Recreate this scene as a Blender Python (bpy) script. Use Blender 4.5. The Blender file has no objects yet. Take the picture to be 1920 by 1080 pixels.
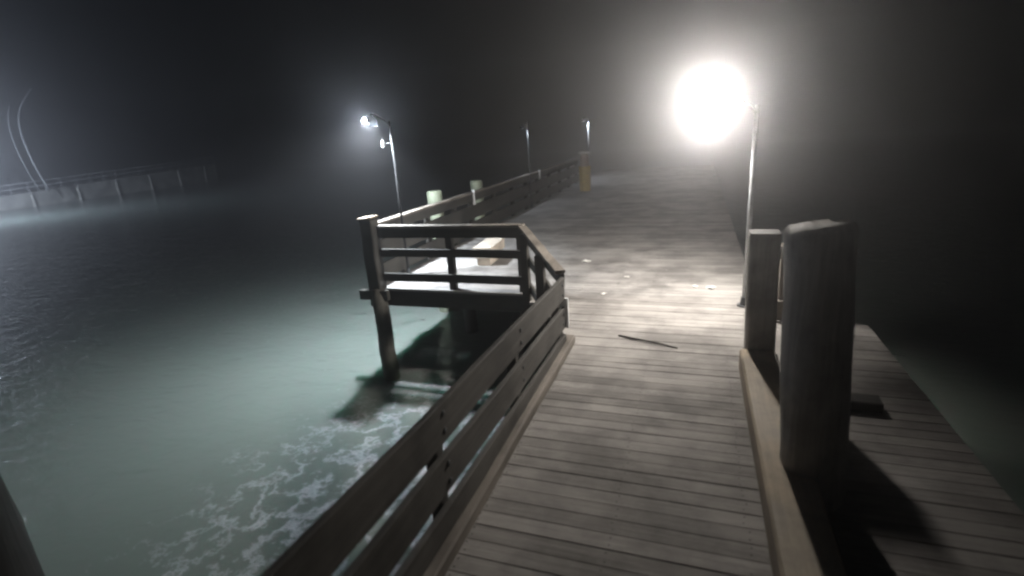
import bpy, bmesh, math, random
from mathutils import Vector, Matrix
random.seed(7)
S = bpy.context.scene
C = S.collection

# ------------------------------------------------------------------ camera
cam = bpy.data.cameras.new("camera")
cam.sensor_width = 36.0
cam.lens = 36.0 * 968.0 / 1920.0
cam.clip_start = 0.05
cam.clip_end = 3000
cam.dof.use_dof = True
cam.dof.focus_distance = 11.0
cam.dof.aperture_fstop = 0.8
camo = bpy.data.objects.new("camera", cam)
C.objects.link(camo)
Rm = Matrix(((0.9432971731, -0.0331086385, 0.3302942040),
             (0.3251422136, 0.2926279923, -0.8992504651),
             (-0.0668803712, 0.9556530104, 0.2868001739)))
camo.matrix_world = Matrix.Translation((0, 0, 2.8)) @ Rm.to_4x4()
S.camera = camo

# ------------------------------------------------------------------ night sky, moon
W = bpy.data.worlds.new("World")
S.world = W
W.use_nodes = True
nt = W.node_tree
bg = nt.nodes["Background"]
sky = nt.nodes.new("ShaderNodeTexSky")
sky.sky_type = 'NISHITA'
sky.sun_disc = False
sky.sun_elevation = math.radians(35)
sky.sun_rotation = math.radians(120)
nt.links.new(sky.outputs[0], bg.inputs[0])
bg.inputs[1].default_value = 0.0003
sun = bpy.data.lights.new("moon", 'SUN')
sun.energy = 0.004
sun.angle = math.radians(0.5)
sun.color = (0.8, 0.88, 1.0)
suno = bpy.data.objects.new("moon", sun)
C.objects.link(suno)
suno.rotation_euler = (math.radians(55), 0, math.radians(-120))

S.view_settings.view_transform = 'Standard'
S.view_settings.look = 'None'
S.view_settings.exposure = 0.0
S.view_settings.gamma = 1.0
S.cycles.use_denoising = True
S.cycles.filter_width = 2.4
S.cycles.max_bounces = 6
S.cycles.volume_bounces = 0
S.cycles.sample_clamp_indirect = 4.0


# ------------------------------------------------------------------ materials
def new_mat(name):
    m = bpy.data.materials.new(name)
    m.use_nodes = True
    n = m.node_tree
    return m, n, n.nodes["Principled BSDF"]


def wood(name, dark, light, axis, rough=(0.5, 0.85), bump=0.35, spots=None, tide=None, spec=0.35):
    """weathered timber, grain running along the given axis of the object's own space"""
    m, n, p = new_mat(name)
    L = n.links
    tc = n.nodes.new("ShaderNodeTexCoord")
    mp = n.nodes.new("ShaderNodeMapping")
    s = [26.0, 26.0, 26.0]
    s[axis] = 1.1
    mp.inputs["Scale"].default_value = s
    L.new(tc.outputs["Object"], mp.inputs["Vector"])
    g = n.nodes.new("ShaderNodeTexNoise")
    g.inputs["Scale"].default_value = 1.0
    g.inputs["Detail"].default_value = 6
    g.inputs["Roughness"].default_value = 0.65
    L.new(mp.outputs[0], g.inputs["Vector"])
    st = n.nodes.new("ShaderNodeTexNoise")
    st.inputs["Scale"].default_value = 1.7
    st.inputs["Detail"].default_value = 5
    L.new(tc.outputs["Object"], st.inputs["Vector"])
    mix = n.nodes.new("ShaderNodeMath")
    mix.operation = 'MULTIPLY_ADD'
    mix.inputs[1].default_value = 0.6
    L.new(g.outputs["Fac"], mix.inputs[0])
    half = n.nodes.new("ShaderNodeMath")
    half.operation = 'MULTIPLY'
    half.inputs[1].default_value = 0.45
    L.new(st.outputs["Fac"], half.inputs[0])
    L.new(half.outputs[0], mix.inputs[2])
    geo = n.nodes.new("ShaderNodeNewGeometry")
    rnd = n.nodes.new("ShaderNodeMath")
    rnd.operation = 'MULTIPLY_ADD'
    rnd.inputs[1].default_value = 0.22
    L.new(geo.outputs["Random Per Island"], rnd.inputs[0])
    L.new(mix.outputs[0], rnd.inputs[2])
    r = n.nodes.new("ShaderNodeValToRGB")
    r.color_ramp.elements[0].position = 0.38
    r.color_ramp.elements[0].color = (*dark, 1)
    r.color_ramp.elements[1].position = 0.85
    r.color_ramp.elements[1].color = (*light, 1)
    L.new(rnd.outputs[0], r.inputs[0])
    big = n.nodes.new("ShaderNodeTexNoise")
    big.inputs["Scale"].default_value = 0.85
    big.inputs["Detail"].default_value = 7
    big.inputs["Roughness"].default_value = 0.68
    L.new(tc.outputs["Object"], big.inputs["Vector"])
    bgr = n.nodes.new("ShaderNodeMapRange")
    bgr.inputs["From Min"].default_value = 0.40
    bgr.inputs["From Max"].default_value = 0.56
    bgr.inputs["To Min"].default_value = 0.66
    bgr.inputs["To Max"].default_value = 1.0
    L.new(big.outputs["Fac"], bgr.inputs["Value"])
    dm = n.nodes.new("ShaderNodeMixRGB")
    dm.blend_type = 'MULTIPLY'
    dm.inputs[0].default_value = 1.0
    L.new(r.outputs[0], dm.inputs[1])
    L.new(bgr.outputs[0], dm.inputs[2])
    col = dm.outputs[0]
    if spots:
        sp = n.nodes.new("ShaderNodeTexVoronoi")
        sp.inputs["Scale"].default_value = 2.3
        sp.inputs["Randomness"].default_value = 1.0
        L.new(tc.outputs["Object"], sp.inputs["Vector"])
        wob = n.nodes.new("ShaderNodeTexNoise")
        wob.inputs["Scale"].default_value = 22
        L.new(tc.outputs["Object"], wob.inputs["Vector"])
        ad = n.nodes.new("ShaderNodeMath")
        ad.operation = 'MULTIPLY_ADD'
        ad.inputs[1].default_value = 0.26
        L.new(wob.outputs["Fac"], ad.inputs[0])
        L.new(sp.outputs["Distance"], ad.inputs[2])
        lt = n.nodes.new("ShaderNodeValToRGB")
        lt.color_ramp.elements[0].position = 0.155
        lt.color_ramp.elements[0].color = (1, 1, 1, 1)
        lt.color_ramp.elements[1].position = 0.17
        lt.color_ramp.elements[1].color = (0, 0, 0, 1)
        L.new(ad.outputs[0], lt.inputs[0])
        mx = n.nodes.new("ShaderNodeMixRGB")
        mx.inputs[2].default_value = (*spots, 1)
        L.new(lt.outputs[0], mx.inputs[0])
        L.new(col, mx.inputs[1])
        col = mx.outputs[0]
    if tide:      # dark weed up to a ragged tide line, height above the pile's foot
        xyz = n.nodes.new("ShaderNodeSeparateXYZ")
        L.new(tc.outputs["Object"], xyz.inputs[0])
        th = n.nodes.new("ShaderNodeMath")
        th.operation = 'MULTIPLY_ADD'
        th.inputs[1].default_value = 0.9
        L.new(st.outputs["Fac"], th.inputs[0])
        L.new(xyz.outputs["Z"], th.inputs[2])
        tr = n.nodes.new("ShaderNodeMapRange")
        tr.inputs["From Min"].default_value = tide + .35
        tr.inputs["From Max"].default_value = tide + .6
        L.new(th.outputs[0], tr.inputs["Value"])
        tm = n.nodes.new("ShaderNodeMixRGB")
        tm.inputs[1].default_value = (0.028, 0.038, 0.02, 1)
        L.new(tr.outputs[0], tm.inputs[0])
        L.new(col, tm.inputs[2])
        col = tm.outputs[0]
    L.new(col, p.inputs["Base Color"])
    rr = n.nodes.new("ShaderNodeMapRange")
    rr.inputs["From Min"].default_value = 0.35
    rr.inputs["From Max"].default_value = 0.65
    rr.inputs["To Min"].default_value = rough[0]
    rr.inputs["To Max"].default_value = rough[1]
    L.new(st.outputs["Fac"], rr.inputs["Value"])
    L.new(rr.outputs[0], p.inputs["Roughness"])
    p.inputs["Specular IOR Level"].default_value = spec
    b = n.nodes.new("ShaderNodeBump")
    b.inputs["Strength"].default_value = bump
    b.inputs["Distance"].default_value = 0.012
    L.new(g.outputs["Fac"], b.inputs["Height"])
    L.new(b.outputs[0], p.inputs["Normal"])
    return m


def plain(name, col, rough=0.5, metal=0.0, var=0.25, scale=9.0, bump=0.1):
    m, n, p = new_mat(name)
    L = n.links
    tc = n.nodes.new("ShaderNodeTexCoord")
    t = n.nodes.new("ShaderNodeTexNoise")
    t.inputs["Scale"].default_value = scale
    t.inputs["Detail"].default_value = 6
    L.new(tc.outputs["Object"], t.inputs["Vector"])
    r = n.nodes.new("ShaderNodeValToRGB")
    r.color_ramp.elements[0].position = 0.3
    r.color_ramp.elements[0].color = (*[c * (1 - var) for c in col], 1)
    r.color_ramp.elements[1].position = 0.7
    r.color_ramp.elements[1].color = (*[min(1, c * (1 + var)) for c in col], 1)
    L.new(t.outputs["Fac"], r.inputs[0])
    L.new(r.outputs[0], p.inputs["Base Color"])
    p.inputs["Roughness"].default_value = rough
    p.inputs["Metallic"].default_value = metal
    b = n.nodes.new("ShaderNodeBump")
    b.inputs["Strength"].default_value = bump
    b.inputs["Distance"].default_value = 0.01
    L.new(t.outputs["Fac"], b.inputs["Height"])
    L.new(b.outputs[0], p.inputs["Normal"])
    return m


def glow(name, col, strength):
    m = bpy.data.materials.new(name)
    m.use_nodes = True
    n = m.node_tree
    n.nodes.clear()
    e = n.nodes.new("ShaderNodeEmission")
    e.inputs[0].default_value = (*col, 1)
    e.inputs[1].default_value = strength
    o = n.nodes.new("ShaderNodeOutputMaterial")
    n.links.new(e.outputs[0], o.inputs[0])
    return m


GD, GL = (0.10, 0.085, 0.07), (0.30, 0.265, 0.23)
M = {}
M['deck'] = wood('deck_boards', (0.20, 0.186, 0.175), (0.44, 0.415, 0.392), 0, rough=(0.7, 0.95), bump=0.5,
                 spots=None, spec=0.12)
M['deck_platform'] = wood('platform_boards', (0.195, 0.183, 0.173), (0.44, 0.42, 0.40), 0, rough=(0.65, 0.95), bump=0.4,
                          spots=(0.72, 0.70, 0.66), spec=0.15)
for k, a in (('x', 0), ('y', 1), ('z', 2)):
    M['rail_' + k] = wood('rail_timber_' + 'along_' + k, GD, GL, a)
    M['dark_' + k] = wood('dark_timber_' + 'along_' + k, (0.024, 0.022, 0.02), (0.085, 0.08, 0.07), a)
    M['mid_' + k] = wood('mid_timber_' + 'along_' + k, (0.045, 0.042, 0.038), (0.14, 0.132, 0.12), a, rough=(0.65, 0.9), spec=0.2)
    M['bench_' + k] = wood('bench_timber_' + 'along_' + k, (0.46, 0.39, 0.32), (0.74, 0.66, 0.56), a)
    M['silver_' + k] = wood('silvered_timber_' + 'along_' + k, (0.22, 0.21, 0.195), (0.50, 0.48, 0.45), a, bump=1.5)
    M['pale_' + k] = wood('pale_timber_' + 'along_' + k, (0.30, 0.25, 0.19), (0.56, 0.47, 0.36), a)
M['pile'] = wood('wet_pile', (0.05, 0.048, 0.042), (0.16, 0.15, 0.13), 2, bump=0.8, tide=1.25)
M['green_pile'] = wood('greenish_pile', (0.16, 0.18, 0.125), (0.33, 0.36, 0.27), 2, bump=0.5)
M['tar'] = wood('tarred_pile', (0.008, 0.008, 0.008), (0.03, 0.028, 0.025), 2, bump=0.8)
M['steel'] = plain('galvanised_steel', (0.42, 0.43, 0.44), 0.45, 0.6)
M['dark_steel'] = plain('dark_painted_steel', (0.06, 0.065, 0.07), 0.5, 0.2)
M['white'] = plain('white_paint_and_lit_edges', (0.8, 0.8, 0.8), 0.5, 0.0, 0.05)  # also paints the lamp-lit edges of railing boards
M['concrete'] = plain('weathered_concrete', (0.64, 0.63, 0.58), 0.85, 0, 0.45, 0.7, 0.5)
M['yellow'] = plain('yellow_bin_plastic', (0.55, 0.40, 0.10), 0.5)
M['brown'] = plain('brown_bin_hood', (0.25, 0.17, 0.12), 0.6)
M['paper'] = plain('pale_scrap', (0.78, 0.76, 0.72), 0.6, 0, 0.1, 40)
M['bark'] = plain('dark_bark', (0.035, 0.03, 0.025), 0.8, 0, 0.4, 30, 0.6)
M['black_steel'] = plain('black_painted_steel', (0.012, 0.0125, 0.014), 0.9, 0.0)
M['bulb_glow'] = glow('blue_white_bulb', (0.78, 0.87, 1.0), 700.0)
M['main_glow'] = glow('warm_white_globe', (1.0, 0.945, 0.875), 1920.0)
M['white_glow'] = glow('cool_white_lens', (0.84, 0.92, 1.0), 19500.0)
M['dim_glow'] = glow('dim_cool_lens', (0.80, 0.89, 1.0), 900.0)
M['far_glow'] = glow('flood_lens', (0.72, 0.82, 1.0), 27000.0)

# turbid green harbour water
m, n, p = new_mat('turbid_water')
L = n.links
tc = n.nodes.new("ShaderNodeTexCoord")
p.inputs["Base Color"].default_value = (0.15, 0.179, 0.161, 1)
p.inputs["Roughness"].default_value = 1.0
p.inputs["Specular IOR Level"].default_value = 0.0
p.inputs["Subsurface Weight"].default_value = 1.0
p.inputs["Subsurface Radius"].default_value = (0.5, 0.8, 0.7)
p.inputs["Subsurface Scale"].default_value = 1.3
mp = n.nodes.new("ShaderNodeMapping")
mp.inputs["Rotation"].default_value = (0, 0, math.radians(-20))
mp.inputs["Scale"].default_value = (1.0, 1.9, 1.0)
L.new(tc.outputs["Object"], mp.inputs["Vector"])
prev = None
for sc_, det, dist in ((0.8, 2, 0.05), (2.6, 3, 0.042), (9.0, 2, 0.004)):
    tx = n.nodes.new("ShaderNodeTexNoise")
    tx.inputs["Scale"].default_value = sc_
    tx.inputs["Detail"].default_value = det
    tx.inputs["Distortion"].default_value = 0.6
    L.new(mp.outputs[0], tx.inputs["Vector"])
    bb = n.nodes.new("ShaderNodeBump")
    bb.inputs["Strength"].default_value = 1.0
    bb.inputs["Distance"].default_value = dist
    L.new(tx.outputs["Fac"], bb.inputs["Height"])
    if prev is not None:
        L.new(prev.outputs[0], bb.inputs["Normal"])
    prev = bb
# broken foam beside the walkway; lamp sparkles are painted into its pale mask
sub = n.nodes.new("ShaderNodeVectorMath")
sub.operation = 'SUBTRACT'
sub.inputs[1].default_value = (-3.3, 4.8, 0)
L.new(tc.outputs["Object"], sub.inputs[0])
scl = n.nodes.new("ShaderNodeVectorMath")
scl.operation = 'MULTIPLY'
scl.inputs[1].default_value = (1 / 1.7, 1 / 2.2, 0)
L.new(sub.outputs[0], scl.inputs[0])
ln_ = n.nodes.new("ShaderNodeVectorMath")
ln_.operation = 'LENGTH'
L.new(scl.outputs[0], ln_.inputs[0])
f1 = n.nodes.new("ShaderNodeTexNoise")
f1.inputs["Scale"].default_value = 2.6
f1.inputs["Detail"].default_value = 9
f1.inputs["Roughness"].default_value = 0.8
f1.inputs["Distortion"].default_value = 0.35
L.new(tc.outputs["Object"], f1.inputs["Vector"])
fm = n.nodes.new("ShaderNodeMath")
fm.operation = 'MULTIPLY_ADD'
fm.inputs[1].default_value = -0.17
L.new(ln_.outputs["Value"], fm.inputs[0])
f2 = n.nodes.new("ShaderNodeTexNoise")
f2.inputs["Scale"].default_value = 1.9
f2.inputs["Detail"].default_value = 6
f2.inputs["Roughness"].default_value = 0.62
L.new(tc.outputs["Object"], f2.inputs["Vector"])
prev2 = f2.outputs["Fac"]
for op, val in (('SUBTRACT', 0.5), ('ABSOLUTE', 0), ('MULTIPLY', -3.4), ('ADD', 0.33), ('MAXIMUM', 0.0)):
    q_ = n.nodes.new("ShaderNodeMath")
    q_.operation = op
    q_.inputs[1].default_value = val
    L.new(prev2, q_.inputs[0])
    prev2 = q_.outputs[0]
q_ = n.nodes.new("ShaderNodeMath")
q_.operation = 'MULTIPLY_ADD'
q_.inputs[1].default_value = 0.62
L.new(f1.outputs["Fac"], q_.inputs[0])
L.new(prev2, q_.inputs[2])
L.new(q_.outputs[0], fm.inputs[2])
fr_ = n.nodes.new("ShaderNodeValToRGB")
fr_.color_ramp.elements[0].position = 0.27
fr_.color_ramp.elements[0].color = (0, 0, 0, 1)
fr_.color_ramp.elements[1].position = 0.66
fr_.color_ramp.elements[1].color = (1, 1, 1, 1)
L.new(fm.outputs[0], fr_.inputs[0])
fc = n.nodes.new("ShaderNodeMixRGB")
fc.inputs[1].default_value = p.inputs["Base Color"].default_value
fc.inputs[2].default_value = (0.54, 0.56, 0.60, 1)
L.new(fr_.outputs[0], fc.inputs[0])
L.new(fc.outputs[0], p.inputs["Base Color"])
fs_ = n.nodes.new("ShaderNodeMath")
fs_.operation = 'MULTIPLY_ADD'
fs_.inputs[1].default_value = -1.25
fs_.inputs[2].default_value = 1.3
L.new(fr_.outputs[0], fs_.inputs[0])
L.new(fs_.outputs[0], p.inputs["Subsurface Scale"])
gl = n.nodes.new("ShaderNodeBsdfGlossy")
gl.inputs["Roughness"].default_value = 0.03
L.new(prev.outputs[0], gl.inputs["Normal"])
fr = n.nodes.new("ShaderNodeFresnel")
fr.inputs["IOR"].default_value = 1.33
L.new(prev.outputs[0], fr.inputs["Normal"])
mxs = n.nodes.new("ShaderNodeMixShader")
L.new(fr.outputs[0], mxs.inputs[0])
L.new(p.outputs[0], mxs.inputs[1])
L.new(gl.outputs[0], mxs.inputs[2])
L.new(mxs.outputs[0], n.nodes["Material Output"].inputs["Surface"])
M['water'] = m


# ------------------------------------------------------------------ helpers
def thing(name, label, cat, loc, group=None):
    o = bpy.data.objects.new(name, None)
    C.objects.link(o)
    o.location = loc
    o.empty_display_size = 0.2
    o['label'] = label
    o['category'] = cat
    if group:
        o['group'] = group
    return o


def obj(name, bm, mat, parent=None, smooth=False, origin=None):
    """link a bmesh built in world space as one object, under a thing (or part) or at top level"""
    if parent is not None:
        o0 = parent.matrix_world_pos if False else wpos(parent)
    else:
        o0 = Vector(origin or (0, 0, 0))
    bmesh.ops.translate(bm, verts=bm.verts, vec=-Vector(o0))
    if name != 'water':
        bmesh.ops.recalc_face_normals(bm, faces=bm.faces)
    me = bpy.data.meshes.new(name)
    bm.to_mesh(me)
    bm.free()
    for f in me.polygons:
        f.use_smooth = smooth
    me.materials.append(mat)
    o = bpy.data.objects.new(name, me)
    C.objects.link(o)
    if parent is not None:
        o.parent = parent
    else:
        o.location = o0
    return o


def wpos(o):
    v = Vector(o.location)
    while o.parent is not None:
        o = o.parent
        v = v + Vector(o.location)
    return v


def tag(o, label=None, cat=None, group=None, kind=None):
    for k, v in (('label', label), ('category', cat), ('group', group), ('kind', kind)):
        if v:
            o[k] = v
    return o


def board(bm, p0, p1, w, h, bevel=0.008, segs=4, jit=0.004, roll=0.0):
    """timber from p0 to p1 (centre line): w across (horizontal), h high; slightly bent, edges eased"""
    p0, p1 = Vector(p0), Vector(p1)
    ax = (p1 - p0)
    ln = ax.length
    ax.normalize()
    up = Vector((0, 0, 1)) if abs(ax.z) < 0.9 else Vector((0, 1, 0))
    sx = ax.cross(up).normalized()
    sz = sx.cross(ax).normalized()
    if roll:
        q = Matrix.Rotation(roll, 3, ax)
        sx, sz = q @ sx, q @ sz
    e = min(bevel, w * 0.3, h * 0.3)
    prof = [(-w / 2 + e, -h / 2), (w / 2 - e, -h / 2), (w / 2, -h / 2 + e), (w / 2, h / 2 - e),
            (w / 2 - e, h / 2), (-w / 2 + e, h / 2), (-w / 2, h / 2 - e), (-w / 2, -h / 2 + e)]
    rings = []
    for i in range(segs + 1):
        t = i / segs
        c = p0 + ax * ln * t
        jx, jz = ((random.uniform(-jit, jit), random.uniform(-jit, jit)) if 0 < i < segs else (0, 0))
        rings.append([bm.verts.new(c + sx * (a + jx) + sz * (b + jz)) for a, b in prof])
    for a, b in zip(rings, rings[1:]):
        for k in range(8):
            bm.faces.new((a[k], a[(k + 1) % 8], b[(k + 1) % 8], b[k]))
    bm.faces.new(rings[0][::-1])
    bm.faces.new(rings[-1])


def tube(bm, pts, radii, n=12, caps=True, wob=0.0):
    rings = []
    pts = [Vector(p) for p in pts]
    if not hasattr(radii, '__len__'):
        radii = [radii] * len(pts)
    for i, p in enumerate(pts):
        d = (pts[min(i + 1, len(pts) - 1)] - pts[max(i - 1, 0)]).normalized()
        ref = Vector((1, 0, 0)) if abs(d.x) < 0.9 else Vector((0, 1, 0))
        u = d.cross(ref).normalized()
        v = d.cross(u)
        ring = []
        for k in range(n):
            a = 2 * math.pi * k / n
            r = radii[i] * (1 + random.uniform(-wob, wob))
            ring.append(bm.verts.new(p + u * math.cos(a) * r + v * math.sin(a) * r))
        rings.append(ring)
    for a, b in zip(rings, rings[1:]):
        for k in range(n):
            bm.faces.new((a[k], a[(k + 1) % n], b[(k + 1) % n], b[k]))
    if caps:
        bm.faces.new(rings[0][::-1])
        bm.faces.new(rings[-1])


def pile_mesh(base, top, r0, r1, n=18, wob=0.035, steps=9):
    bm = bmesh.new()
    base, top = Vector(base), Vector(top)
    pts, rad = [], []
    for i in range(steps + 1):
        t = i / steps
        pts.append(base.lerp(top, t) + Vector((random.uniform(-.012, .012), random.uniform(-.012, .012), 0)))
        rad.append(r0 + (r1 - r0) * t)
    ed = (top - base).normalized()
    pts[-1] = top - ed * 0.03
    pts.append(top)
    rad.append(r1 * 0.9)
    tube(bm, pts, rad, n, True, wob)
    return bm


# ------------------------------------------------------------------ water and decks
WZ = -1.7
bm = bmesh.new()
bmesh.ops.create_grid(bm, x_segments=8, y_segments=8, size=600)
bmesh.ops.translate(bm, verts=bm.verts, vec=(0, 0, WZ))
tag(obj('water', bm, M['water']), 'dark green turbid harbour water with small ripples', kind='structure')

XL, XR, YF, YE = -6.05, 0.98, 8.5, 36.0


def left_edge(y):
    if y < 6.4:
        return -1.62
    if y < YF:
        return -1.62 + (y - 6.4) / (YF - 6.4) * (-2.9 + 1.62)
    return XL


def planks(bm, y0, y1, fl, xr, pitch=0.15, gap=0.0035, joints=()):
    y = y0
    while y < y1:
        w = pitch - gap
        yc = y + w / 2
        xs = [fl(yc) + random.uniform(-.012, .012)] + [j + random.choice((-0.6, 0.0, 0.6)) for j in joints] + [xr]
        for a, b in zip(xs, xs[1:]):
            if b - a < 0.1:
                continue
            z = random.uniform(-.003, .002)
            board(bm, (a + .002, yc, -.022 + z), (b - .002, yc, -.022 + z + random.uniform(-.002, .002)), w, 0.044,
                  0.0035, 3, 0.0015, random.uniform(-.01, .01))
        y += pitch


bm = bmesh.new()
planks(bm, -2.5, YF - 0.01, left_edge, XR)
wd = tag(obj('walkway_deck', bm, M['deck']), 'weathered grey plank walkway', kind='structure')
bm = bmesh.new()
planks(bm, YF, 30, left_edge, XR, joints=(-3.6, -1.3))
planks(bm, 30, YE, left_edge, XR, pitch=0.3, gap=0.012)
pd = tag(obj('platform_deck', bm, M['deck_platform']), 'wide plank deck of the pier', kind='structure')
bm = bmesh.new()
planks(bm, -2.5, 7.7, lambda y: 0.99, 2.25)
ld = tag(obj('landing_deck', bm, M['deck']), 'side landing of planks beyond the kerb', kind='structure')

# nail heads
bm = bmesh.new()
y = -2.5
while y < 9.0:
    for x in (-1.48, -0.5, 0.42):
        for dy in (.035, .11):
            if x > left_edge(y) + .05 and random.random() < .93:
                bmesh.ops.create_circle(bm, cap_ends=True, segments=6, radius=.0075, matrix=Matrix.Translation(
                    (x + random.uniform(-.02, .02), y + dy + random.uniform(-.008, .008), .0045)))
    y += .15
tag(obj('nail_heads', bm, M['bark'], wd), kind='stuff')

# beams under the decks
bm = bmesh.new()
board(bm, (XL, YF + .06, -.215), (-2.85, YF + .06, -.215), 0.10, 0.33)
obj('fascia_beam', bm, M['dark_x'], pd)
bm = bmesh.new()
board(bm, (XL - .04, YF, -.215), (XL - .04, YE, -.215), 0.10, 0.33, segs=20)
obj('side_beam', bm, M['dark_y'], pd)
bm = bmesh.new()
board(bm, (-2.84, YF, -.215), (-1.64, 6.42, -.215), 0.10, 0.33)
obj('chamfer_beam', bm, M['dark_y'], pd)
bm = bmesh.new()
for x in (-4.9, -3.7, -2.5, -1.2, 0.1):
    board(bm, (x, YF + .12, -.18), (x, YE, -.18), 0.12, 0.26, segs=10)
obj('joist', bm, M['dark_y'], pd)
bm = bmesh.new()
for x in (-1.55, -0.5, 0.6):
    board(bm, (x, -2.5, -.18), (x, 8.4, -.18), 0.12, 0.26, segs=8)
obj('joist', bm, M['dark_y'], wd)
bm = bmesh.new()
for x in (1.1, 2.15):
    board(bm, (x, -2.5, -.18), (x, 7.6, -.18), 0.12, 0.26, segs=6)
obj('joist', bm, M['dark_y'], ld)


# ------------------------------------------------------------------ railings
def railing(name, label, pts_posts, a, b, outer, zs, cap, axis, mats='dark', postw=0.13, post_top=None, group=None, dz=(0, 0)):
    """boards from a to b (x, y); posts at given (x, y) points just outside the boards"""
    t = thing(name, label, 'railing', (a[0], a[1], 0), group)
    A, B = Vector((a[0], a[1], 0)), Vector((b[0], b[1], 0))
    ou = Vector((outer[0], outer[1], 0))
    nseg = max(4, int((B - A).length / 1.2))
    for nm, z0, z1 in zs:
        bm = bmesh.new()
        zc = Vector((0, 0, (z0 + z1) / 2))
        board(bm, A + zc + Vector((0, 0, dz[0])), B + zc + Vector((0, 0, dz[1])), 0.05, z1 - z0, 0.006, nseg, 0.006)
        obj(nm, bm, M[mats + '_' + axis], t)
    zt = max(z1 for _, _, z1 in zs)
    if cap:
        bm = bmesh.new()
        board(bm, A + ou * cap[1] + Vector((0, 0, zt + .027 + dz[0])), B + ou * cap[1] + Vector((0, 0, zt + .027 + dz[1])), cap[0], 0.05, 0.006,
              nseg, 0.005)
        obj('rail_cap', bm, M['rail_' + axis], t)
    for (x, y) in pts_posts:
        bm = bmesh.new()
        c = Vector((x, y, 0)) + ou * (0.027 + postw / 2)
        f = (c - A).length / (B - A).length
        top = (post_top or zt) - 0.004 + dz[0] + (dz[1] - dz[0]) * f
        board(bm, c + Vector((0, 0, -.42)), c + Vector((0, 0, top)), postw, postw, 0.008, 3, 0.004)
        obj('post', bm, M[mats + '_z'], t)
    return t


ZP = [('top_rail', 1.02, 1.21), ('mid_rail', 0.645, 0.80), ('bottom_rail', 0.15, 0.31)]
railing('timber_railing', 'three-board timber railing along the front edge of the wide platform, over the water',
        [(-4.34, YF), (-2.93, YF)], (XL + .16, YF), (-2.84, YF), (0, 1), ZP, (0.16, 0.03), 'x', group='timber railings of the pier')
lr = railing('timber_railing', 'long timber railing receding along the left edge of the pier, with lit cap',
             [(XL, y) for y in (9.75, 11.1, 12.6, 13.75, 15.6, 17.4, 19.0, 20.55, 22.4, 24.3, 26.2, 28.0)],
             (XL, YF + .1), (XL, 28.1), (-1, 0), [('top_rail', 1.0, 1.21), ('mid_rail', 0.52, 0.90), ('bottom_rail', 0.08, 0.42)], (0.17, 0.03), 'y', group='timber railings of the pier')
# white strips painting the lamp-lit edges of two of its posts
for y in (13.75, 20.55):
    bm = bmesh.new()
    board(bm, (XL + .04, y - .03, 0.9 if y < 15 else 0.95), (XL + .04, y - .03, 1.33), 0.07, 0.03, 0.003, 1, 0)
    tag(obj('lit_edge_strip', bm, M['white'], lr), 'narrow white strip painted as the lamp-lit edge of a railing post')
railing('timber_railing', 'short slanting timber railing between the platform corner and the walkway',
        [(-2.62, 8.14), (-2.05, 7.1)], (-2.80, 8.42), (-1.62, 6.36), (-0.87, -0.49),
        [('top_rail', 1.02, 1.21), ('mid_rail', 0.645, 0.80), ('bottom_rail', 0.15, 0.31)], (0.14, 0.03), 'y',
        dz=(0, -0.22), group='timber railings of the pier')
nr = railing('timber_railing', 'nearest timber railing along the left side of the walkway, with wide top board',
             [(-1.585, y) for y in (-.9, 1.0, 2.72, 4.4, 6.1)], (-1.585, -2.5), (-1.585, 6.2), (-1, 0),
             [('top_rail', 0.835, 1.13), ('mid_rail', 0.45, 0.73), ('bottom_rail', 0.15, 0.35)], None, 'y',  # lowest board added to darken the gap above the kerb
             group='timber railings of the pier', dz=(0.16, -0.14), post_top=0.96, postw=0.1, mats='mid')
bm = bmesh.new()
board(bm, (-1.55, -2.5, .06), (-1.55, 6.4, .06), 0.12, 0.12, 0.012, 8, 0.005)
obj('kerb', bm, M['rail_y'], nr)
bm = bmesh.new()
board(bm, (-1.575, 6.225, .30), (-1.575, 6.225, .70), 0.10, 0.05, 0.004, 2, 0.001)
tag(obj('end_board', bm, M['white'], nr), 'end board coloured white to look lamp-lit')  # lamp light on this board is put in as white colour

for y in (1.0, 2.72, 4.4, 6.1):
    dzy = 0.16 - 0.30 * (y + 2.5) / 8.7
    for z in (.52, .66, .92, 1.05):
        bm = bmesh.new()
        tube(bm, [(-1.561, y, z + dzy), (-1.552, y, z + dzy), (-1.546, y, z + dzy)], [.022, .022, .012], 8)
        obj('bolt', bm, M['dark_steel'], nr)

# ------------------------------------------------------------------ piles
def pile(label, base, top, r0, r1, mat='pile', cat='pile', group='timber piles of the pier', name='timber_pile', ragged=False):
    t = thing(name, label, cat, (base[0], base[1], base[2]), group)
    bm = pile_mesh(base, top, r0, r1, *((30, .05, 14) if ragged else (18, .035, 9)))
    if ragged:
        for v in bm.verts:
            if v.co.z > top[2] - .01:
                v.co.z += random.uniform(-.02, .02) + .12 * (v.co.x - top[0])
    obj('shaft', bm, M[mat], t, True)
    return t


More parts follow.
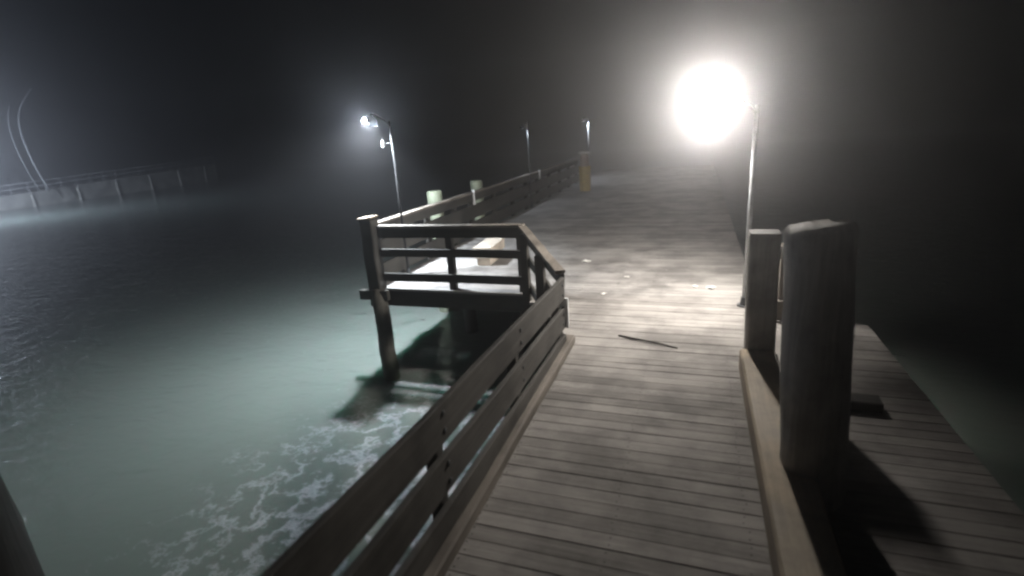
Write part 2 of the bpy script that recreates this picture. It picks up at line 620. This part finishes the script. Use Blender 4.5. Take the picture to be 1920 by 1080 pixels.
cp = pile('leaning dark corner pile of the platform standing in the lit green water', (-5.42, 7.72, -2.6), (-5.93, 8.40, 0.0), 0.165, 0.15)
bm = bmesh.new()
board(bm, (-5.95, 8.42, -0.33), (-5.94, 8.42, 1.40), 0.27, 0.27, 0.02, 5, 0.008)
obj('corner_post', bm, M['dark_z'], cp)
bm = bmesh.new()
board(bm, (-6.09, 8.42, 1.42), (-5.80, 8.42, 1.445), 0.29, 0.03, 0.008, 2, 0.002)
obj('post_cap', bm, M['pale_x'], cp)
bm = bmesh.new()
board(bm, (-6.30, 8.33, -0.10), (-5.66, 8.33, -0.10), 0.10, 0.20, 0.012, 2, 0.004)
obj('waler', bm, M['dark_x'], cp)
pile('pale green round pile rising above the left railing, nearer of two', (-6.32, 11.95, -2.6), (-6.32, 11.95, 1.52), 0.21, 0.19, 'green_pile',
     group='tall green piles by the left railing')
pile('grey green round pile rising above the left railing, farther of two', (-6.32, 14.7, -2.6), (-6.32, 14.7, 1.50), 0.20, 0.18, 'green_pile',
     group='tall green piles by the left railing')
pile('dark pile under the platform behind the front beam', (-5.0, 10.6, -2.6), (-5.0, 10.6, -0.32), 0.16, 0.15, 'tar')
pile('dark pile under the middle of the platform', (-2.6, 10.6, -2.6), (-2.6, 10.6, -0.32), 0.16, 0.15, 'tar')
pile('dark pile under the slanting corner between platform and walkway', (-1.5, 6.1, -2.6), (-1.5, 6.1, -0.32), 0.16, 0.15)
pile('dark pile under the walkway below its left railing', (-1.5, 2.2, -2.6), (-1.5, 2.2, -0.32), 0.16, 0.15)
pile('dark pile under the left pier edge below the far railing', (-5.9, 17.0, -2.6), (-5.9, 17.0, -0.32), 0.16, 0.15)
pile('near black pile at the lower left corner of the view, standing in the water', (-5.36, 1.67, -2.6), (-5.36, 1.67, 1.3), 0.34, 0.34, 'tar')

# right side: kerb, square post, big round pile
k = thing('kerb_timber', 'pale low timber kerb with lamp-lit top along the right side of the walkway', 'kerb', (0.72, 3.0, 0))
bm = bmesh.new()
board(bm, (0.715, -2.5, .125), (0.715, 6.0, .125), 0.36, 0.25, 0.02, 8, 0.006)
obj('beam', bm, M['pale_y'], k)
t = thing('square_post', 'tall square timber post on the right between lamp pole and big pile', 'post', (0.79, 6.05, 0))
bm = bmesh.new()
board(bm, (0.76, 6.12, -.4), (0.72, 6.15, 1.56), 0.31, 0.24, 0.025, 5, 0.008)
obj('shaft', bm, M['silver_z'], t)
bm = bmesh.new()
board(bm, (0.57, 6.15, 1.575), (0.87, 6.15, 1.575), 0.26, 0.028, 0.008, 1, 0)
obj('post_cap', bm, M['silver_x'], t)
bp = pile('thick dark round pile standing on the right side of the walkway', (1.02, 3.78, -2.6), (0.80, 3.95, 2.06), 0.235, 0.215, 'silver_z',
          group=None, ragged=True)
t = thing('shadow_strip', 'dark low strip standing in for a shadow across the side landing behind the thick pile', 'shadow strip', (1.6, 5.35, 0))  # dark strip in place of a shadow band on the landing
bm = bmesh.new()
board(bm, (1.02, 5.35, .05), (1.75, 5.33, .05), 0.2, 0.1, 0.012, 3, 0.004)
obj('strip_board', bm, M['dark_x'], t)
t = thing('timber_railing', 'short timber barrier stub at the far end of the side landing behind the square post', 'railing', (1.0, 7.75, 0), 'timber railings of the pier')
for x in (1.2,):
    bm = bmesh.new()
    board(bm, (x, 7.78, -.4), (x, 7.78, 1.1), 0.12, 0.12, 0.01, 2, 0.003)
    obj('post', bm, M['rail_z'], t)
for nm, z0, z1 in (('bottom_rail', .12, .3), ('top_rail', .9, 1.08)):
    bm = bmesh.new()
    board(bm, (1.0, 7.69, (z0 + z1) / 2), (1.36, 7.69, (z0 + z1) / 2), 0.05, z1 - z0, 0.006, 3, 0.004)
    obj(nm, bm, M['rail_x'], t)


# ------------------------------------------------------------------ lamps
def lamp_post(label, x, y, top, head, lens_mat, lens_r, globe=False, pole_r=0.035, group='lamp posts on the pier', polemat='steel', zb=0.0, tilt=0, skirt=0.05, dome=0.10):
    t = thing('lamp_post', label, 'lamp post', (x, y, zb), group)
    bm = bmesh.new()
    tube(bm, [(x, y, zb), (x, y, zb + .02), (x, y, zb + .0201), (x, y, zb + .14)], [pole_r * 3, pole_r * 3, pole_r * 1.7, pole_r * 1.5], 14)
    obj('base_plate', bm, M['dark_steel'], t, False)
    bm = bmesh.new()
    tube(bm, [(x, y, zb + .1), (x, y, (zb + top) * .5), (x, y, top)], [pole_r * 1.1, pole_r, pole_r * .9], 14)
    obj('pole', bm, M[polemat], t, True)
    hx, hy, hz = head
    bm = bmesh.new()
    d = Vector((hx - x, hy - y, 0))
    tube(bm, [Vector((x, y, top - .12)), Vector((x, y, top - .02)) + d * .12, Vector((hx, hy, hz + lens_r + .05)) - d * .25,
              Vector((hx, hy, hz + lens_r + .06))], pole_r * .6, 10)
    obj('arm', bm, M[polemat], t, True)
    bm = bmesh.new()
    if globe:
        tube(bm, [(hx, hy, hz + lens_r * .86), (hx, hy, hz + lens_r + .03), (hx, hy, hz + lens_r + .09)],
             [lens_r * .55, lens_r * .5, lens_r * .2], 16)
    else:
        ring = []
        for rr_, zz in ((lens_r * 1.45, -skirt), (lens_r * 1.5, -skirt), (lens_r * 1.5, .02), (lens_r * .9, lens_r * .6 + .03), (lens_r * .3, lens_r * .6 + .08),
                        (lens_r * .25, lens_r * .6 + .03), (lens_r * .85, lens_r * .6), (lens_r * 1.42, .015)):
            ring.append([bm.verts.new((hx + rr_ * math.cos(2 * math.pi * q / 20), hy + rr_ * math.sin(2 * math.pi * q / 20), hz + zz)) for q in range(20)])
        for a, b in zip(ring, ring[1:] + ring[:1]):
            for q in range(20):
                bm.faces.new((a[q], a[(q + 1) % 20], b[(q + 1) % 20], b[q]))
    if globe:   # added curved shield on the pole side, dims the light to the right
        rr = [[], []]
        for i in range(13):
            a = math.radians(-88 + 168 * i / 12)
            for q, z in enumerate((hz - .345, hz + lens_r + .05)):
                rr[q].append(bm.verts.new((hx + .205 * math.cos(a), hy + .205 * math.sin(a), z)))
        fs = [bm.faces.new((rr[0][i], rr[0][i + 1], rr[1][i + 1], rr[1][i])) for i in range(12)]
        bmesh.ops.solidify(bm, geom=fs, thickness=.006)
    h = obj('lamp_head', bm, M['dark_steel'], t, True)
    bm = bmesh.new()
    bmesh.ops.create_icosphere(bm, subdivisions=3, radius=lens_r)
    if not globe:
        bmesh.ops.delete(bm, geom=[f for f in bm.faces if f.calc_center_median().z > 0.001], context='FACES')
        bmesh.ops.scale(bm, verts=bm.verts, vec=(1, 1, dome))
        bmesh.ops.rotate(bm, verts=bm.verts, matrix=Matrix.Rotation(math.radians(tilt), 3, 'X'))
    bmesh.ops.translate(bm, verts=bm.verts, vec=(hx, hy, hz))
    obj('globe' if globe else 'lens', bm, M[lens_mat], h, True)
    return t


lamp_post('glaring warm white lamp on a steel post at the right edge of the walkway', 0.76, 8.30, 2.95, (0.25, 8.5, 3.04), 'main_glow', 0.135, True)
lp = lamp_post('lit cool white lamp on the nearest post of the left railing', -5.86, 9.5, 3.2, (-6.2, 9.38, 3.22), 'white_glow', 0.07,
               polemat='black_steel', pole_r=.026, skirt=.02, dome=.3)
bm = bmesh.new()
bmesh.ops.create_icosphere(bm, subdivisions=2, radius=.042)
bmesh.ops.translate(bm, verts=bm.verts, vec=(-6.36, 9.38, 3.235))
obj('side_bulb', bm, M['bulb_glow'], lp, True)
bm = bmesh.new()
tube(bm, [(-6.15, 9.38, 3.30), (-6.30, 9.38, 3.31), (-6.36, 9.38, 3.272)], .012, 8)
obj('bulb_bracket', bm, M['black_steel'], lp)
bm = bmesh.new()
rr = [[bm.verts.new((-6.2 + .112 * math.cos(math.radians(-85 + 170 * i / 12)), 9.38 + .112 * math.sin(math.radians(-85 + 170 * i / 12)), 3.22 + z))
       for i in range(13)] for z in (-.105, .0)]
fs = [bm.faces.new((rr[0][i], rr[0][i + 1], rr[1][i + 1], rr[1][i])) for i in range(12)]
bmesh.ops.solidify(bm, geom=fs, thickness=.004)
obj('added_shield', bm, M['dark_steel'], lp)  # added shield, keeps this lamp's light off the walkway
bm = bmesh.new()
board(bm, (-6.03, 9.44, 2.70), (-6.03, 9.44, 2.83), .05, .05, .012, 2, 0)
tag(obj('second_light_box', bm, M['white'], lp), 'small white box standing in for a second point of light')  # white box takes the place of a second small lamp
bm = bmesh.new()
tube(bm, [(-6.01, 9.445, 2.77), (-5.86, 9.5, 2.77)], .009, 8)
obj('bracket', bm, M['black_steel'], lp)
lamp_post('faint lamp on the middle post of the left railing', -6.0, 19.2, 3.15, (-6.2, 19.2, 2.98), 'dim_glow', 0.06, polemat='dark_steel', pole_r=.026)
lamp_post('bright topped lamp on the far post behind the yellow bin', -5.62, 29.0, 3.35, (-5.85, 28.9, 3.2), 'dim_glow', 0.09)

# ------------------------------------------------------------------ bench, bin, scraps, stick
b = thing('block_bench', 'short block bench of pale timber on the lit platform deck', 'bench', (-4.42, 10.85, 0))
bm = bmesh.new()
board(bm, (-4.43, 10.3, .30), (-4.52, 11.4, .30), 0.44, 0.24, 0.015, 3, 0.003)
obj('seat', bm, M['bench_y'], b)
bm = bmesh.new()
board(bm, (-4.43, 10.36, .09), (-4.50, 11.3, .09), 0.32, 0.18, 0.01, 2, 0.003)
obj('plinth', bm, M['bench_y'], b)

b = thing('litter_bin', 'yellow litter bin with brown hood far down the pier', 'bin', (-4.87, 24.05, 0))
bm = bmesh.new()
tube(bm, [(-4.87, 24.05, 0), (-4.87, 24.05, .05), (-4.87, 24.05, 1.05), (-4.87, 24.05, 1.12)], [.23, .25, .27, .28], 16)
obj('body', bm, M['yellow'], b, True)
bm = bmesh.new()
tube(bm, [(-4.87, 24.05, 1.1), (-4.87, 24.05, 1.55), (-4.87, 24.05, 1.72)], [.2, .2, .12], 14)
obj('hood', bm, M['brown'], b, True)
bm = bmesh.new()
tube(bm, [(-4.87, 24.05, 1.70), (-4.87, 24.05, 1.76), (-4.87, 24.05, 1.82)], [.28, .26, .06], 14)
obj('lid', bm, M['white'], b, True)


def scrap(label, x, y, s):
    bm = bmesh.new()
    bmesh.ops.create_grid(bm, x_segments=5, y_segments=4, size=s)
    for v in bm.verts:
        v.co.x *= 1.3
        v.co.z += random.uniform(0.0, s * .55) + .008
        v.co.x += random.uniform(-.2, .2) * s
        v.co.y += random.uniform(-.2, .2) * s
    bmesh.ops.rotate(bm, verts=bm.verts, matrix=Matrix.Rotation(random.uniform(0, 3), 3, 'Z'))
    bmesh.ops.solidify(bm, geom=bm.faces[:], thickness=.003)
    bmesh.ops.translate(bm, verts=bm.verts, vec=(x, y, 0))
    return tag(obj('paper_scrap', bm, M['paper'], origin=(x, y, 0)), label, 'scrap', 'pale scraps littering the deck')


scrap('largest bright crumpled scrap on the deck left of the lamp post', 0.30, 9.15, .055)
scrap('smaller bright scrap on the deck beside the largest scrap', 0.03, 9.22, .04)
scrap('pale scrap lying alone on the deck in front of the slanting railing', -2.2, 10.85, .06)
scrap('tiny pale scrap on the brightest deck boards nearest the walkway railing end', -1.46, 8.6, .035)
scrap('small pale scrap on the wide deck between the lone scrap and the bright boards', -1.2, 9.7, .035)

bm = bmesh.new()
tube(bm, [(-.95, 6.74, .016), (-.7, 6.64, .02), (-.42, 6.55, .018), (-.16, 6.44, .014)], [.010, .014, .013, .008], 8)
tag(obj('stick', bm, M['bark'], origin=(-.55, 6.6, 0)), 'thin dark stick lying across the lit walkway boards', 'stick')

# ------------------------------------------------------------------ far jetty, left
J0, J1 = Vector((-69.0, 8.0, 0)), Vector((-80.4, 70.0, 0))


def jz(t):
    return -1.3 + 2.45 * t


jt = thing('concrete_jetty', 'low pale concrete jetty with railing across the dark water', 'jetty', (-74, 36, WZ))
side = (J1 - J0).normalized().cross(Vector((0, 0, 1)))
bm = bmesh.new()
N = 24
rings = []
for i in range(N + 1):
    t = i / N
    c = J0.lerp(J1, t)
    z = jz(t)
    rings.append([bm.verts.new(c + side * s + Vector((0, 0, zz))) for s, zz in
                  ((-1.3, -2.4), (1.3, -2.4), (1.3, z - .12), (1.38, z - .12), (1.38, z), (-1.38, z), (-1.38, z - .12), (-1.3, z - .12))])
for a, b2_ in zip(rings, rings[1:]):
    for q in range(8):
        bm.faces.new((a[q], a[(q + 1) % 8], b2_[(q + 1) % 8], b2_[q]))
bm.faces.new(rings[0][::-1])
bm.faces.new(rings[-1])
obj('deck_wall', bm, M['concrete'], jt)
for i in range(11):
    t = (i + .5) / 11
    c = J0.lerp(J1, t) + side * 1.36
    obj('jetty_pile', pile_mesh((c.x, c.y, -2.6), (c.x, c.y, jz(t) - .25), .17, .15, 10, .05, 3), M['concrete'], jt)
rl = None
for nm, dz in (('top_rail', 1.15), ('mid_rail', .62)):
    bm = bmesh.new()
    board(bm, J0 + side * 1.25 + Vector((0, 0, jz(0) + dz)), J1 + side * 1.25 + Vector((0, 0, jz(1) + dz)), .09, .10, .01, 24, .02)
    obj(nm, bm, M['white'], jt)
for i in range(33):
    t = i / 32
    c = J0.lerp(J1, t) + side * 1.2
    bm = bmesh.new()
    board(bm, (c.x, c.y, jz(t) - .02), (c.x, c.y, jz(t) + 1.12), .06, .06, .01, 1, 0)
    obj('post', bm, M['white'], jt)
# camera-dome reflection built as a thin curved double tube above the jetty
ar = thing('dome_reflection', 'tall faint curved double line of a dome reflection above the far jetty', 'reflection_line', (-71.4, 40.3, -.3))
cv = [(-71.5, 40.1, 0.0), (-71.7, 39.7, 2.1), (-71.85, 39.45, 4.2), (-71.93, 39.35, 6.2), (-71.86, 39.5, 8.0), (-71.6, 39.95, 9.4), (-70.9, 41.2, 11.2)]
for off, r, ln in ((0.0, .13, 7), (-.9, .07, 6)):
    bm = bmesh.new()
    pts = []
    P = [Vector(c) + Vector((.15, 1, 0)) * off for c in cv[:ln]]
    for i in range(len(P) - 1):
        for s in range(4):
            pts.append(P[i].lerp(P[i + 1], s / 4))
    pts.append(P[-1])
    for _ in range(3):
        pts = [pts[0]] + [(pts[i - 1] + pts[i] * 2 + pts[i + 1]) / 4 for i in range(1, len(pts) - 1)] + [pts[-1]]
    tube(bm, pts, r, 8)
    obj('reflection_line', bm, M['steel'], ar, True)

# floodlight on a dolphin pile, just out of the picture on the left
pile('pile carrying a floodlight, beside the far jetty beyond the left edge', (-60.0, 21.5, -2.6), (-60.0, 21.5, 1.0), .25, .22, group=None)
lamp_post('tall floodlight on a pile beyond the left edge of the view', -60.0, 21.5, 5.6, (-60.3, 22.2, 5.4), 'far_glow', .22,
          pole_r=.07, group=None, zb=1.0, tilt=78, skirt=-.01, dome=.1)

# ------------------------------------------------------------------ haze
bm = bmesh.new()
bmesh.ops.create_cube(bm, size=1)
bmesh.ops.scale(bm, verts=bm.verts, vec=(180, 140, 20))
bmesh.ops.translate(bm, verts=bm.verts, vec=(-40, 40, 7.3))
m = bpy.data.materials.new('haze')
m.use_nodes = True
n = m.node_tree
n.nodes.clear()
pv = n.nodes.new("ShaderNodeVolumePrincipled")
pv.inputs["Color"].default_value = (0.97, 0.97, 1.0, 1)
pv.inputs["Density"].default_value = 0.0148
pv.inputs["Anisotropy"].default_value = 0.88
out = n.nodes.new("ShaderNodeOutputMaterial")
n.links.new(pv.outputs[0], out.inputs["Volume"])
tag(obj('haze', bm, m), 'thin even night mist over water and pier', kind='stuff')
